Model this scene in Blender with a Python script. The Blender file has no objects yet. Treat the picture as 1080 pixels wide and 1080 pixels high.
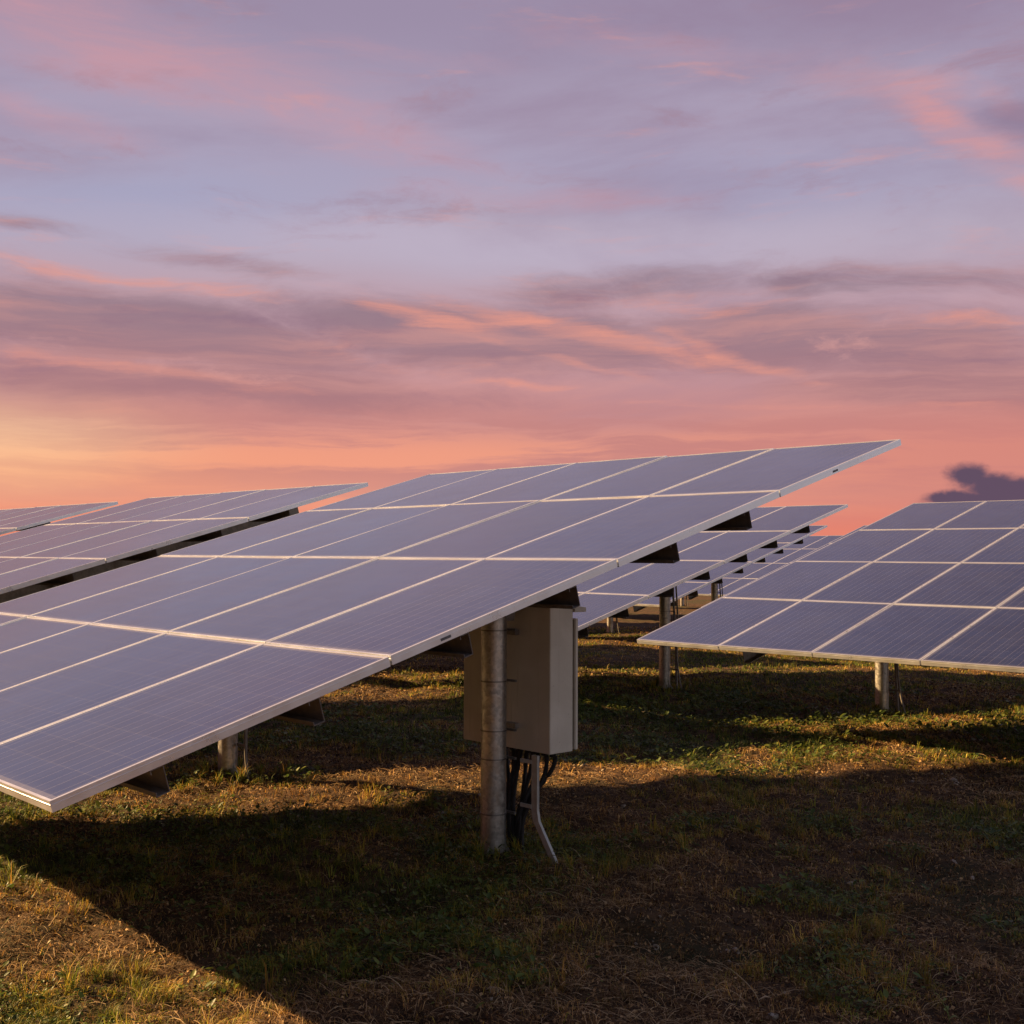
import bpy, math, random
import numpy as np
from mathutils import Vector, Matrix, Euler

random.seed(7)
RNG = np.random.default_rng(11)
scene = bpy.context.scene
COL = scene.collection
R = math.radians
CAM_H = 1.70
F_PX = 1230.6            # focal length for a 1080 px frame

# ------------------------------------------------------------------ camera
cd = bpy.data.cameras.new('camera')
cd.sensor_width = 36.0
cd.lens = 36.0 * F_PX / 1080.0
cd.clip_start = 0.05
cd.clip_end = 6000
cam = bpy.data.objects.new('camera', cd)
COL.objects.link(cam)
cam.matrix_world = (Matrix.Translation((0, 0, CAM_H)) @ Matrix.Rotation(R(90 + 2.027), 4, 'X')
                    @ Matrix.Rotation(R(0.225), 4, 'Z'))
scene.camera = cam

# ------------------------------------------------------------------ colour management
scene.view_settings.view_transform = 'Standard'
scene.view_settings.look = 'None'
scene.view_settings.gamma = 1.0
scene.view_settings.exposure = 1.75
scene.render.resolution_x = 1024
scene.render.resolution_y = 1024

# ------------------------------------------------------------------ sun
SUN_DIR = Vector((-2.013, 0.722, 1.0)).normalized()
sl = bpy.data.lights.new('sun', 'SUN')
sl.energy = 5.0
sl.color = (1.0, 0.64, 0.29)
sl.angle = R(0.6)
sun = bpy.data.objects.new('sun', sl)
COL.objects.link(sun)
sun.rotation_euler = (-SUN_DIR).to_track_quat('-Z', 'Y').to_euler()
sun.location = (-20, 7, 12)

# ------------------------------------------------------------------ world: sunset sky with streaked clouds
world = bpy.data.worlds.new('World')
scene.world = world
world.use_nodes = True
NT = world.node_tree
NT.nodes.clear()


def s2l(c):
    """8 bit sRGB triple to linear rgba"""
    o = []
    for v in c:
        v = v / 255.0
        o.append(v / 12.92 if v <= 0.04045 else ((v + 0.055) / 1.055) ** 2.4)
    return (*o, 1.0)


class NG:
    """small helper for building node graphs"""
    def __init__(self, nt):
        self.nt = nt

    def put(self, sock, v):
        if isinstance(v, bpy.types.NodeSocket):
            self.nt.links.new(v, sock)
        elif v is not None:
            sock.default_value = v

    def m(self, op, a, b=None, c=None, clamp=False):
        n = self.nt.nodes.new('ShaderNodeMath')
        n.operation = op
        n.use_clamp = clamp
        self.put(n.inputs[0], a)
        if b is not None: self.put(n.inputs[1], b)
        if c is not None: self.put(n.inputs[2], c)
        return n.outputs[0]

    def vm(self, op, a, b=None, scale=None):
        n = self.nt.nodes.new('ShaderNodeVectorMath')
        n.operation = op
        self.put(n.inputs[0], a)
        if b is not None: self.put(n.inputs[1], b)
        if scale is not None: self.put(n.inputs['Scale'], scale)
        return n.outputs['Value'] if op in ('LENGTH', 'DOT_PRODUCT') else n.outputs[0]

    def mix(self, f, a, b, blend='MIX'):
        n = self.nt.nodes.new('ShaderNodeMix')
        n.data_type = 'RGBA'
        n.blend_type = blend
        self.put(n.inputs[0], f)
        self.put(n.inputs[6], a)
        self.put(n.inputs[7], b)
        return n.outputs[2]

    def rng(self, v, a, b, c=0.0, d=1.0, smooth=True):
        n = self.nt.nodes.new('ShaderNodeMapRange')
        n.interpolation_type = 'SMOOTHSTEP' if smooth else 'LINEAR'
        self.put(n.inputs[0], v)
        for i, x in enumerate((a, b, c, d)): self.put(n.inputs[1 + i], x)
        return n.outputs[0]

    def noise(self, vec, scale, detail=4.0, rough=0.5, dist=0.0, col=False, dims='3D', lac=2.0):
        n = self.nt.nodes.new('ShaderNodeTexNoise')
        n.noise_dimensions = dims
        self.put(n.inputs['Vector'], vec)
        n.inputs['Scale'].default_value = scale
        n.inputs['Detail'].default_value = detail
        n.inputs['Roughness'].default_value = rough
        n.inputs['Lacunarity'].default_value = lac
        n.inputs['Distortion'].default_value = dist
        return n.outputs['Color' if col else 'Fac']

    def mapping(self, vec, loc=(0, 0, 0), rot=(0, 0, 0), scale=(1, 1, 1), typ='POINT'):
        n = self.nt.nodes.new('ShaderNodeMapping')
        n.vector_type = typ
        self.put(n.inputs[0], vec)
        n.inputs['Location'].default_value = loc
        n.inputs['Rotation'].default_value = rot
        n.inputs['Scale'].default_value = scale
        return n.outputs[0]

    def ramp(self, fac, stops, interp='EASE'):
        n = self.nt.nodes.new('ShaderNodeValToRGB')
        cr = n.color_ramp
        cr.interpolation = interp
        while len(cr.elements) < len(stops): cr.elements.new(0.5)
        for e, (p, c) in zip(cr.elements, stops):
            e.position = p
            e.color = c if len(c) == 4 else (*c, 1)
        self.put(n.inputs[0], fac)
        return n.outputs[0]

    def comb(self, x, y, z=0.0):
        n = self.nt.nodes.new('ShaderNodeCombineXYZ')
        self.put(n.inputs[0], x); self.put(n.inputs[1], y); self.put(n.inputs[2], z)
        return n.outputs[0]


def build_sky():
    g = NG(NT)
    tc = NT.nodes.new('ShaderNodeTexCoord')
    sep = NT.nodes.new('ShaderNodeSeparateXYZ')
    NT.links.new(tc.outputs['Generated'], sep.inputs[0])
    X, Y, Z = sep.outputs
    az = g.m('ARCTAN2', X, Y)                                   # 0 = looking along +Y
    hyp = g.m('SQRT', g.m('ADD', g.m('MULTIPLY', X, X), g.m('MULTIPLY', Y, Y)))
    el = g.m('ARCTAN2', Z, hyp)                                 # elevation, radians
    # S grows to the right, T downwards from 25 deg elevation (about one unit per 50 deg)
    k = F_PX / 1080.0
    S = g.m('MULTIPLY_ADD', az, k * 1.03, 0.5)
    T = g.m('MULTIPLY_ADD', el, -k * 1.055, 0.5404)
    P = g.comb(S, T, 0.0)
    # wisp warping
    w1 = g.vm('SUBTRACT', g.noise(g.mapping(P, scale=(2.2, 6.0, 1)), 1.0, 3, 0.5, col=True), (0.5, 0.5, 0.5))
    w2 = g.vm('SUBTRACT', g.noise(g.mapping(P, scale=(7.0, 22.0, 1)), 1.0, 5, 0.6, col=True), (0.5, 0.5, 0.5))
    PW = g.vm('ADD', P, g.vm('MULTIPLY', w1, (0.16, 0.055, 0)))
    PW = g.vm('ADD', PW, g.vm('MULTIPLY', w2, (0.07, 0.022, 0)))

    def blob(px, py, rx, ry, ang=0.0, vec=None, amp=1.0, inner=0.0):
        """soft elongated patch centred on direction (px,py)/1080, radii in px"""
        q = g.mapping(vec or PW, loc=(px / 1080, py / 1080, 0), rot=(0, 0, R(ang)), scale=(rx / 1080, ry / 1080, 1), typ='TEXTURE')
        return g.rng(g.vm('LENGTH', q), inner, 1.0, amp, 0.0)

    # clear sky gradient: position 0 = high, 1 = horizon
    base = g.ramp(g.rng(T, -0.55, 0.56, 0, 1, False), [
        (0.00, s2l((128, 126, 172))), (0.30, s2l((150, 142, 180))), (0.50, s2l((156, 142, 168))),
        (0.62, s2l((172, 160, 184))), (0.70, s2l((184, 170, 188))), (0.78, s2l((194, 158, 168))),
        (0.86, s2l((208, 144, 138))), (0.935, s2l((232, 154, 130))), (0.975, s2l((238, 134, 106))), (1.0, s2l((238, 120, 90)))])
    col = base
    n_st = g.noise(g.mapping(PW, rot=(0, 0, R(7)), scale=(2.6, 15, 1)), 1.0, 9, 0.66, 0.4)
    n_st2 = g.noise(g.mapping(PW, loc=(4, 2, 0), rot=(0, 0, R(-3)), scale=(1.7, 24, 1)), 1.0, 8, 0.64, 0.2)
    n_big = g.noise(g.mapping(P, loc=(1.3, 6.1, 0), rot=(0, 0, R(5)), scale=(1.5, 5.2, 1)), 1.0, 8, 0.6, 0.5)
    n_fil = g.noise(g.mapping(PW, loc=(9, 3, 0), rot=(0, 0, R(14)), scale=(5, 40, 1)), 1.0, 7, 0.66)
    n_w = g.noise(g.mapping(PW, loc=(2.7, 7.7, 0), rot=(0, 0, R(9)), scale=(4.2, 15, 1)), 1.0, 10, 0.68, 0.3)

    def wisp(b_, lo, hi, nz=None, k_=1.5):
        """break a soft patch up with noise so that its edge frays"""
        return g.rng(g.m('MULTIPLY_ADD', g.m('SUBTRACT', nz or n_w, 0.5), k_, b_), lo, hi)
    # paler, bluer openings
    col = g.mix(blob(150, 215, 460, 80, -4, amp=0.8), col, s2l((164, 164, 194)))
    col = g.mix(blob(800, 190, 460, 75, 4, amp=0.75), col, s2l((166, 162, 190)))
    col = g.mix(blob(560, 250, 640, 50, 1, amp=0.85), col, s2l((190, 178, 198)))
    col = g.mix(blob(830, 110, 260, 60, 4, amp=0.5), col, s2l((172, 160, 184)))
    # thin grey mauve veil across the upper part
    veil = g.m('MULTIPLY', g.rng(n_big, 0.42, 0.64), g.rng(T, -0.2, 0.28, 0.75, 0.3))
    col = g.mix(veil, col, s2l((146, 122, 148)))
    col = g.mix(g.m('MULTIPLY', g.m('MULTIPLY', g.rng(n_w, 0.52, 0.70), g.rng(T, 0.26, 0.18)), 0.3), col, s2l((134, 118, 146)))
    # pink streaks
    pk = s2l((208, 152, 160))
    pks = None
    for a in ((140, 80, 420, 70, 8, 1.0), (330, 120, 320, 54, 12, .85), (20, 45, 260, 64, 5, .9), (560, 190, 280, 26, 2, .55),
              (720, 50, 320, 34, 6, .5), (30, 140, 260, 26, 8, .6), (420, 60, 260, 22, 6, .5)):
        b = blob(*a[:5], amp=a[5]); pks = b if pks is None else g.m('MAXIMUM', pks, b)
    col = g.mix(g.m('MULTIPLY', wisp(pks, 0.0, 1.15), g.rng(n_st, 0.35, 0.62, 0.25, 0.72)), col, pk)
    pks = None
    for a in ((1000, 150, 180, 34, 27, 1.0), (940, 105, 160, 32, 16, .7), (1090, 215, 120, 26, 22, .8), (1040, 130, 100, 14, 30, .5)):
        b = blob(*a[:5], amp=a[5]); pks = b if pks is None else g.m('MAXIMUM', pks, b)
    col = g.mix(g.m('MULTIPLY', wisp(pks, 0.0, 1.1), g.rng(n_fil, 0.35, 0.6, 0.3, 0.75)), col, s2l((220, 154, 152)))
    col = g.mix(g.m('MULTIPLY', wisp(blob(1085, 160, 110, 45, 18), 0.25, 1.0), .55), col, s2l((132, 108, 134)))
    # unseen dark patch added high at the right to dim the table's reflection
    col = g.mix(blob(1120, -210, 620, 250, 0, vec=P, amp=.95, inner=0.3), col, s2l((82, 66, 88)))
    # purple-mauve cloud deck
    dk = s2l((148, 124, 138))
    dk2 = s2l((170, 122, 128))
    deck = None
    for a in ((120, 355, 460, 72, 5, 1.0), (520, 350, 440, 66, 5, 1.0), (880, 365, 440, 66, 4, 1.0), (640, 292, 300, 46, -2, .65),
              (230, 405, 480, 50, 3, .95), (930, 300, 300, 34, 2, .6), (240, 280, 200, 22, 8, .5), (60, 256, 170, 14, 2, .42), (1000, 415, 320, 40, 3, .9)):
        b = blob(*a[:5], amp=a[5])
        deck = b if deck is None else g.m('MAXIMUM', deck, b)
    dmask = wisp(deck, 0.02, 0.80)
    dcol = g.mix(g.rng(T, 0.27, 0.40), dk, dk2)
    dcol = g.mix(g.rng(n_st2, 0.42, 0.66, 0, 0.65), dcol, s2l((206, 148, 142)))
    dcol = g.mix(g.rng(n_st, 0.48, 0.70, 0, 0.7), dcol, s2l((134, 102, 126)))
    dcol = g.mix(g.m('MULTIPLY', g.rng(n_w, 0.40, 0.28), 0.5), dcol, s2l((222, 160, 152)))
    col = g.mix(g.m('MULTIPLY', dmask, 0.92), col, dcol)
    # glowing filaments inside the deck
    fil = s2l((238, 158, 138))
    fsum = None
    for a in ((620, 345, 330, 22, 12, 1.0), (780, 375, 170, 14, 20, .9), (430, 325, 180, 24, 10, .75), (560, 400, 120, 9, 8, .7), (590, 372, 210, 10, 14, .8),
              (160, 395, 300, 16, 7, .85), (140, 300, 300, 16, 5, .6), (850, 432, 300, 9, 1, .6), (700, 318, 260, 14, 8, .55), (1010, 345, 180, 12, 5, .5)):
        b = blob(*a[:5], amp=a[5]); fsum = b if fsum is None else g.m('MAXIMUM', fsum, b)
    col = g.mix(g.m('MULTIPLY', wisp(fsum, 0.12, 1.15, n_fil, 2.6), g.rng(n_w, 0.36, 0.60, 0.35, 0.85)), col, fil)
    # low band of orange above the horizon with mauve bars
    lowb = g.m('MULTIPLY', g.rng(T, 0.395, 0.445), g.rng(n_st2, 0.40, 0.60, 0.25, 0.85))
    col = g.mix(lowb, col, s2l((244, 160, 130)))
    bars = g.m('MULTIPLY', g.m('MULTIPLY', g.rng(T, 0.38, 0.42), g.rng(T, 0.445, 0.495, 1, 0)), g.rng(n_st2, 0.44, 0.56, 0.75, 0.0))
    col = g.mix(bars, col, s2l((196, 132, 128)))
    rightdim = g.m('MULTIPLY', g.rng(S, 0.45, 1.0, 0, 0.8), g.rng(T, 0.38, 0.44))
    col = g.mix(rightdim, col, s2l((208, 132, 124)))
    hot = g.m('MULTIPLY', g.rng(T, 0.475, 0.525), 0.55)
    col = g.mix(hot, col, s2l((238, 126, 98)))
    # sun glow, low at the left
    glow = g.m('MULTIPLY', blob(-50, 475, 330, 85, 0, amp=.95), g.rng(n_st2, 0.3, 0.62, 0.55, 1.0))
    col = g.mix(glow, col, s2l((255, 208, 162)))
    glow2 = g.m('MULTIPLY', blob(-20, 505, 480, 60, 0, amp=.4), 1.0)
    col = g.mix(glow2, col, s2l((252, 168, 120)))
    # small dark cumulus, low at the right
    wq = g.vm('SUBTRACT', g.noise(g.mapping(P, loc=(0.4, 0.1, 0), scale=(24, 32, 1)), 1.0, 6, 0.62, col=True), (0.5, 0.5, 0.5))
    PC = g.vm('ADD', P, g.vm('MULTIPLY', wq, (0.034, 0.024, 0)))
    cum = None
    for a in ((1014, 502, 30, 22), (1036, 514, 40, 20), (1040, 530, 90, 18), (1060, 520, 50, 20), (1092, 516, 50, 18), (998, 526, 38, 12), (1130, 519, 60, 18), (1050, 545, 95, 22)):
        b = blob(*a, vec=PC, inner=0.42)
        cum = b if cum is None else g.m('MAXIMUM', cum, b)
    col = g.mix(g.m('MULTIPLY', cum, 0.96), col, s2l((90, 76, 98)))
    # physical sky takes over high above the clouds
    sky = NT.nodes.new('ShaderNodeTexSky')
    sky.sky_type = 'NISHITA'
    sky.sun_disc = False
    sky.sun_elevation = math.asin(SUN_DIR.z)
    sky.sun_rotation = math.atan2(SUN_DIR.x, SUN_DIR.y)
    skc = g.vm('SCALE', sky.outputs[0], scale=0.045)
    col = g.mix(g.rng(el, R(38), R(75), 0, 0.8), col, skc)
    # unseen sky behind the camera: cool lavender, brightened low to light the cabinet side
    back = g.ramp(g.rng(el, 0, R(70), 0, 1, False), [(0.0, s2l((214, 204, 204))), (0.35, s2l((172, 176, 194))), (1.0, s2l((118, 128, 164)))])
    east = g.m('MULTIPLY_ADD', X, 0.55, g.m('MULTIPLY', Y, -0.83))
    backl = g.ramp(g.rng(el, 0, R(70), 0, 1, False), [(0.0, s2l((72, 56, 52))), (0.35, s2l((88, 80, 92))), (1.0, s2l((112, 120, 152)))])  # unseen left part, darkened on purpose to shade the cabinet front
    back = g.mix(g.rng(X, -0.35, 0.45), backl, back)
    col = g.mix(g.rng(east, -0.45, 0.45), col, back)
    bg = NT.nodes.new('ShaderNodeBackground')
    NT.links.new(col, bg.inputs[0])
    bg.inputs[1].default_value = 0.297      # 1 / 2**exposure
    out = NT.nodes.new('ShaderNodeOutputWorld')
    NT.links.new(bg.outputs[0], out.inputs[0])


build_sky()


# ------------------------------------------------------------------ materials
def new_mat(name):
    m = bpy.data.materials.new(name)
    m.use_nodes = True
    nt = m.node_tree
    b = nt.nodes['Principled BSDF']
    return m, nt, b, NG(nt)


def set_in(b, **kw):
    for k_, v in kw.items():
        b.inputs[k_.replace('_', ' ')].default_value = v


def coord(nt, which='Object'):
    return nt.nodes.new('ShaderNodeTexCoord').outputs[which]


def bump(nt, b, h, strength, dist):
    n = nt.nodes.new('ShaderNodeBump')
    n.inputs['Strength'].default_value = strength
    n.inputs['Distance'].default_value = dist
    nt.links.new(h, n.inputs['Height'])
    nt.links.new(n.outputs[0], b.inputs['Normal'])


MW, ML, MT = 1.02, 1.50, 0.042          # module pitch across, pitch up the slope, thickness
GW, GL = 0.012, 0.011                   # gaps
FW = 0.0115                              # frame lip width


def mat_glass():
    m, nt, b, g = new_mat('solar_cells')
    co = coord(nt)
    sep = nt.nodes.new('ShaderNodeSeparateXYZ')
    nt.links.new(co, sep.inputs[0])
    x, y = sep.outputs[0], sep.outputs[1]
    w, l = MW - GW - 2 * FW, ML - GL - 2 * FW
    mx, my = 0.018, 0.022
    cw, cl = (w - 2 * mx) / 6, (l - 2 * my) / 9
    u = g.m('DIVIDE', g.m('SUBTRACT', x, mx), cw)
    v = g.m('DIVIDE', g.m('SUBTRACT', y, my), cl)
    fu = g.m('FRACT', u)
    fv = g.m('FRACT', v)
    du = g.m('MULTIPLY', g.m('MINIMUM', fu, g.m('SUBTRACT', 1.0, fu)), cw)
    dv = g.m('MULTIPLY', g.m('MINIMUM', fv, g.m('SUBTRACT', 1.0, fv)), cl)
    gapu = g.m('LESS_THAN', du, 0.0007)
    gapv = g.m('LESS_THAN', dv, 0.0008)
    b1 = g.m('LESS_THAN', g.m('ABSOLUTE', g.m('SUBTRACT', fu, 0.25)), 0.0010 / cw)
    b2 = g.m('LESS_THAN', g.m('ABSOLUTE', g.m('SUBTRACT', fu, 0.75)), 0.0010 / cw)
    edge = g.m('MAXIMUM', g.m('MAXIMUM', g.m('LESS_THAN', u, 0), g.m('GREATER_THAN', u, 6)),
               g.m('MAXIMUM', g.m('LESS_THAN', v, 0), g.m('GREATER_THAN', v, 9)))
    cellid = g.comb(g.m('FLOOR', u), g.m('FLOOR', v), 0)
    oi = nt.nodes.new('ShaderNodeObjectInfo')
    cid = g.vm('ADD', cellid, g.comb(oi.outputs['Random'], oi.outputs['Random'], g.m('MULTIPLY', oi.outputs['Random'], 40)))
    wn = nt.nodes.new('ShaderNodeTexWhiteNoise')
    nt.links.new(cid, wn.inputs[0])
    cry = nt.nodes.new('ShaderNodeTexVoronoi')
    nt.links.new(co, cry.inputs['Vector'])
    cry.inputs['Scale'].default_value = 55
    c0 = g.mix(wn.outputs['Value'], (0.005, 0.013, 0.058, 1), (0.008, 0.019, 0.078, 1))
    c0 = g.mix(g.m('MULTIPLY', cry.outputs['Color'], 0.35), c0, (0.013, 0.030, 0.11, 1))
    modv = g.mix(oi.outputs['Random'], (0.85, 0.85, 0.85, 1), (1.2, 1.15, 1.1, 1))
    c0 = g.mix(1.0, c0, modv, 'MULTIPLY')
    lines = g.m('MAXIMUM', g.m('MAXIMUM', gapu, gapv), edge)
    c1 = g.mix(g.m('MULTIPLY', lines, 0.35), c0, (0.22, 0.21, 0.24, 1))
    c1 = g.mix(g.m('MULTIPLY', g.m('MAXIMUM', b1, b2), 0.42), c1, (0.34, 0.32, 0.34, 1))
    # dust film, streaks down the slope, specks
    wc = nt.nodes.new('ShaderNodeNewGeometry').outputs['Position']
    dust = g.noise(g.mapping(wc, scale=(1.2, 1.2, 1.2)), 1.0, 6, 0.6, 0.3)
    streak = g.noise(g.mapping(co, scale=(22, 1.6, 1)), 1.0, 4, 0.6)
    dm = g.m('MULTIPLY_ADD', g.rng(dust, 0.35, 0.75), 0.05, g.m('MULTIPLY', g.rng(streak, 0.45, 0.8), 0.05))
    dm = g.m('ADD', dm, g.rng(y, 0.0, 0.07, 0.10, 0.0))
    dm = g.m('ADD', dm, 0.004)
    c2 = g.mix(dm, c1, (0.17, 0.17, 0.20, 1))
    vs = nt.nodes.new('ShaderNodeTexVoronoi')
    nt.links.new(g.vm('ADD', co, g.comb(g.m('MULTIPLY', oi.outputs['Random'], 30), 0, 0)), vs.inputs['Vector'])
    vs.inputs['Scale'].default_value = 7.5
    vs.inputs['Randomness'].default_value = 1.0
    vsr = nt.nodes.new('ShaderNodeSeparateColor')
    nt.links.new(vs.outputs['Color'], vsr.inputs[0])
    speck = g.m('MULTIPLY', g.m('LESS_THAN', vs.outputs['Distance'], g.m('MULTIPLY', vsr.outputs[0], 0.030)), g.m('GREATER_THAN', vsr.outputs[1], 0.80))
    c3 = g.mix(g.m('MULTIPLY', speck, 0.8), c2, (0.6, 0.56, 0.52, 1))
    nt.links.new(c3, b.inputs['Base Color'])
    rg = g.rng(dust, 0.3, 0.8, 0.13, 0.22)
    nt.links.new(rg, b.inputs['Roughness'])
    set_in(b, Specular_Tint=(0.74, 0.86, 1.0, 1), IOR=1.98, Sheen_Weight=0.03, Sheen_Roughness=0.45, Sheen_Tint=(0.75, 0.80, 1.0, 1))
    h = g.noise(g.mapping(wc, scale=(2.0, 2.0, 2.0)), 1.0, 2, 0.5)
    bump(nt, b, h, 0.15, 0.01)
    return m


def mat_metal(name, c, rough, metallic=1.0, nscale=14, var=0.25, grime=(0.10, 0.07, 0.05), gam=0.25, bmp=0.0):
    m, nt, b, g = new_mat(name)
    co = coord(nt)
    n1 = g.noise(co, nscale, 6, 0.6)
    n2 = g.noise(g.mapping(co, scale=(1, 1, 0.25)), nscale * 0.35, 4, 0.6, 0.5)
    lo = (c[0] * (1 - var), c[1] * (1 - var), c[2] * (1 - var), 1)
    hi = (min(1, c[0] * (1 + var)), min(1, c[1] * (1 + var)), min(1, c[2] * (1 + var)), 1)
    cc = g.mix(g.rng(n1, 0.3, 0.7), lo, hi)
    cc = g.mix(g.rng(n2, 0.5, 0.8, 0, gam), cc, (*grime, 1))
    nt.links.new(cc, b.inputs['Base Color'])
    nt.links.new(g.rng(n1, 0.2, 0.8, rough * 0.8, min(1, rough * 1.25)), b.inputs['Roughness'])
    set_in(b, Metallic=metallic)
    if bmp: bump(nt, b, n1, bmp, 0.002)
    return m


def mat_post():
    m, nt, b, g = new_mat('galvanised_post')
    co = coord(nt)
    vo = nt.nodes.new('ShaderNodeTexVoronoi')
    nt.links.new(co, vo.inputs['Vector'])
    vo.inputs['Scale'].default_value = 60
    n2 = g.noise(g.mapping(co, scale=(8, 8, 1.0)), 1.0, 6, 0.65, 0.6)
    n3 = g.noise(co, 26, 5, 0.6)
    sv = nt.nodes.new('ShaderNodeSeparateColor')
    nt.links.new(vo.outputs['Color'], sv.inputs[0])
    c = g.mix(sv.outputs[0], (0.34, 0.33, 0.31, 1), (0.50, 0.48, 0.45, 1))
    c = g.mix(g.rng(n2, 0.5, 0.75, 0, 0.6), c, (0.16, 0.11, 0.075, 1))
    c = g.mix(g.rng(n3, 0.55, 0.75, 0, 0.35), c, (0.10, 0.085, 0.07, 1))
    nt.links.new(c, b.inputs['Base Color'])
    nt.links.new(g.rng(n3, 0.3, 0.7, 0.28, 0.5), b.inputs['Roughness'])
    set_in(b, Metallic=0.88)
    bump(nt, b, n3, 0.2, 0.002)
    return m


def mat_paint():
    m, nt, b, g = new_mat('cabinet_paint')
    co = coord(nt)
    n1 = g.noise(co, 3.0, 6, 0.6, 0.4)
    n2 = g.noise(g.mapping(co, scale=(30, 30, 1.5)), 1.0, 4, 0.6)
    sp = g.noise(co, 90, 2, 0.5)
    c = g.mix(g.rng(n1, 0.35, 0.7), (0.50, 0.45, 0.375, 1), (0.60, 0.55, 0.47, 1))
    c = g.mix(g.rng(n2, 0.55, 0.8, 0, 0.30), c, (0.22, 0.17, 0.12, 1))
    c = g.mix(g.rng(sp, 0.70, 0.76, 0, 0.5), c, (0.15, 0.11, 0.08, 1))
    nt.links.new(c, b.inputs['Base Color'])
    set_in(b, Roughness=0.5)
    bump(nt, b, g.noise(co, 300, 2, 0.5), 0.05, 0.001)
    return m


def mat_vcol(name, rough=0.7, transl=0.35, spec=0.3):
    """colour from the mesh's own per-leaf attribute"""
    m, nt, b, g = new_mat(name)
    at = nt.nodes.new('ShaderNodeAttribute')
    at.attribute_name = 'leaf_colour'
    nt.links.new(at.outputs['Color'], b.inputs['Base Color'])
    set_in(b, Roughness=rough)
    b.inputs['Specular IOR Level'].default_value = spec
    if transl:
        tr = nt.nodes.new('ShaderNodeBsdfTranslucent')
        nt.links.new(at.outputs['Color'], tr.inputs[0])
        mx = nt.nodes.new('ShaderNodeMixShader')
        mx.inputs[0].default_value = transl
        nt.links.new(b.outputs[0], mx.inputs[1])
        nt.links.new(tr.outputs[0], mx.inputs[2])
        nt.links.new(mx.outputs[0], nt.nodes['Material Output'].inputs[0])
    return m


def mat_soil():
    m, nt, b, g = new_mat('field_soil')
    pos = nt.nodes.new('ShaderNodeNewGeometry').outputs['Position']
    n1 = g.noise(pos, 0.55, 5, 0.6, 0.3)
    n2 = g.noise(pos, 9, 6, 0.65)
    n3 = g.noise(pos, 60, 4, 0.65)
    c = g.mix(g.rng(n2, 0.35, 0.68), (0.026, 0.015, 0.008, 1), (0.105, 0.058, 0.028, 1))
    c = g.mix(g.rng(n1, 0.46, 0.66, 0, 0.7), c, (0.030, 0.036, 0.012, 1))
    c = g.mix(g.rng(n3, 0.55, 0.75, 0, 0.55), c, (0.17, 0.12, 0.07, 1))
    nt.links.new(c, b.inputs['Base Color'])
    set_in(b, Roughness=0.95)
    b.inputs['Specular IOR Level'].default_value = 0.15
    bump(nt, b, g.m('ADD', n2, g.m('MULTIPLY', n3, 0.5)), 0.9, 0.02)
    return m


def mat_plain(name, c, rough=0.5, metallic=0.0, var=0.2, nscale=20):
    return mat_metal(name, c, rough, metallic, nscale, var, (c[0] * .5, c[1] * .45, c[2] * .4), 0.3)


M_GLASS = mat_glass()
M_FRAME = mat_metal('anodised_aluminium', (0.74, 0.76, 0.82), 0.30, 0.72, 6, 0.06, (0.40, 0.34, 0.28), 0.3)
M_BACK = mat_plain('white_backsheet', (0.55, 0.55, 0.55), 0.6)
M_STEEL = mat_metal('galvanised_steel', (0.26, 0.24, 0.22), 0.55, 0.5, 18, 0.3, (0.09, 0.06, 0.045), 0.6, 0.1)
M_DARK = mat_metal('weathered_steel', (0.13, 0.11, 0.098), 0.6, 0.3, 18, 0.3, (0.05, 0.035, 0.025), 0.5, 0.1)
M_POST = mat_post()
M_PAINT = mat_paint()
M_CABLE = mat_plain('black_conduit', (0.007, 0.006, 0.0055), 0.75)
M_TUBE = mat_metal('grey_conduit', (0.15, 0.135, 0.12), 0.5, 0.3)
M_STRAP = mat_metal('steel_strap', (0.20, 0.19, 0.18), 0.45, 0.8)
M_CHAN = mat_metal('zinc_channel', (0.36, 0.36, 0.34), 0.5, 0.3, 30, 0.15, (0.14, 0.09, 0.06), 0.5)
M_STICKER = mat_plain('grey_sticker', (0.09, 0.09, 0.10), 0.5)
M_SOIL = mat_soil()
M_GRASS = mat_vcol('grass_blades', 0.6, 0.35, 0.25)
M_STRAW = mat_vcol('dry_straw', 0.75, 0.15, 0.15)
M_LEAF = mat_vcol('weed_leaves', 0.5, 0.35, 0.35)
M_STONE = mat_plain('pale_stone', (0.30, 0.25, 0.19), 0.9, 0.0, 0.35, 30)


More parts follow.
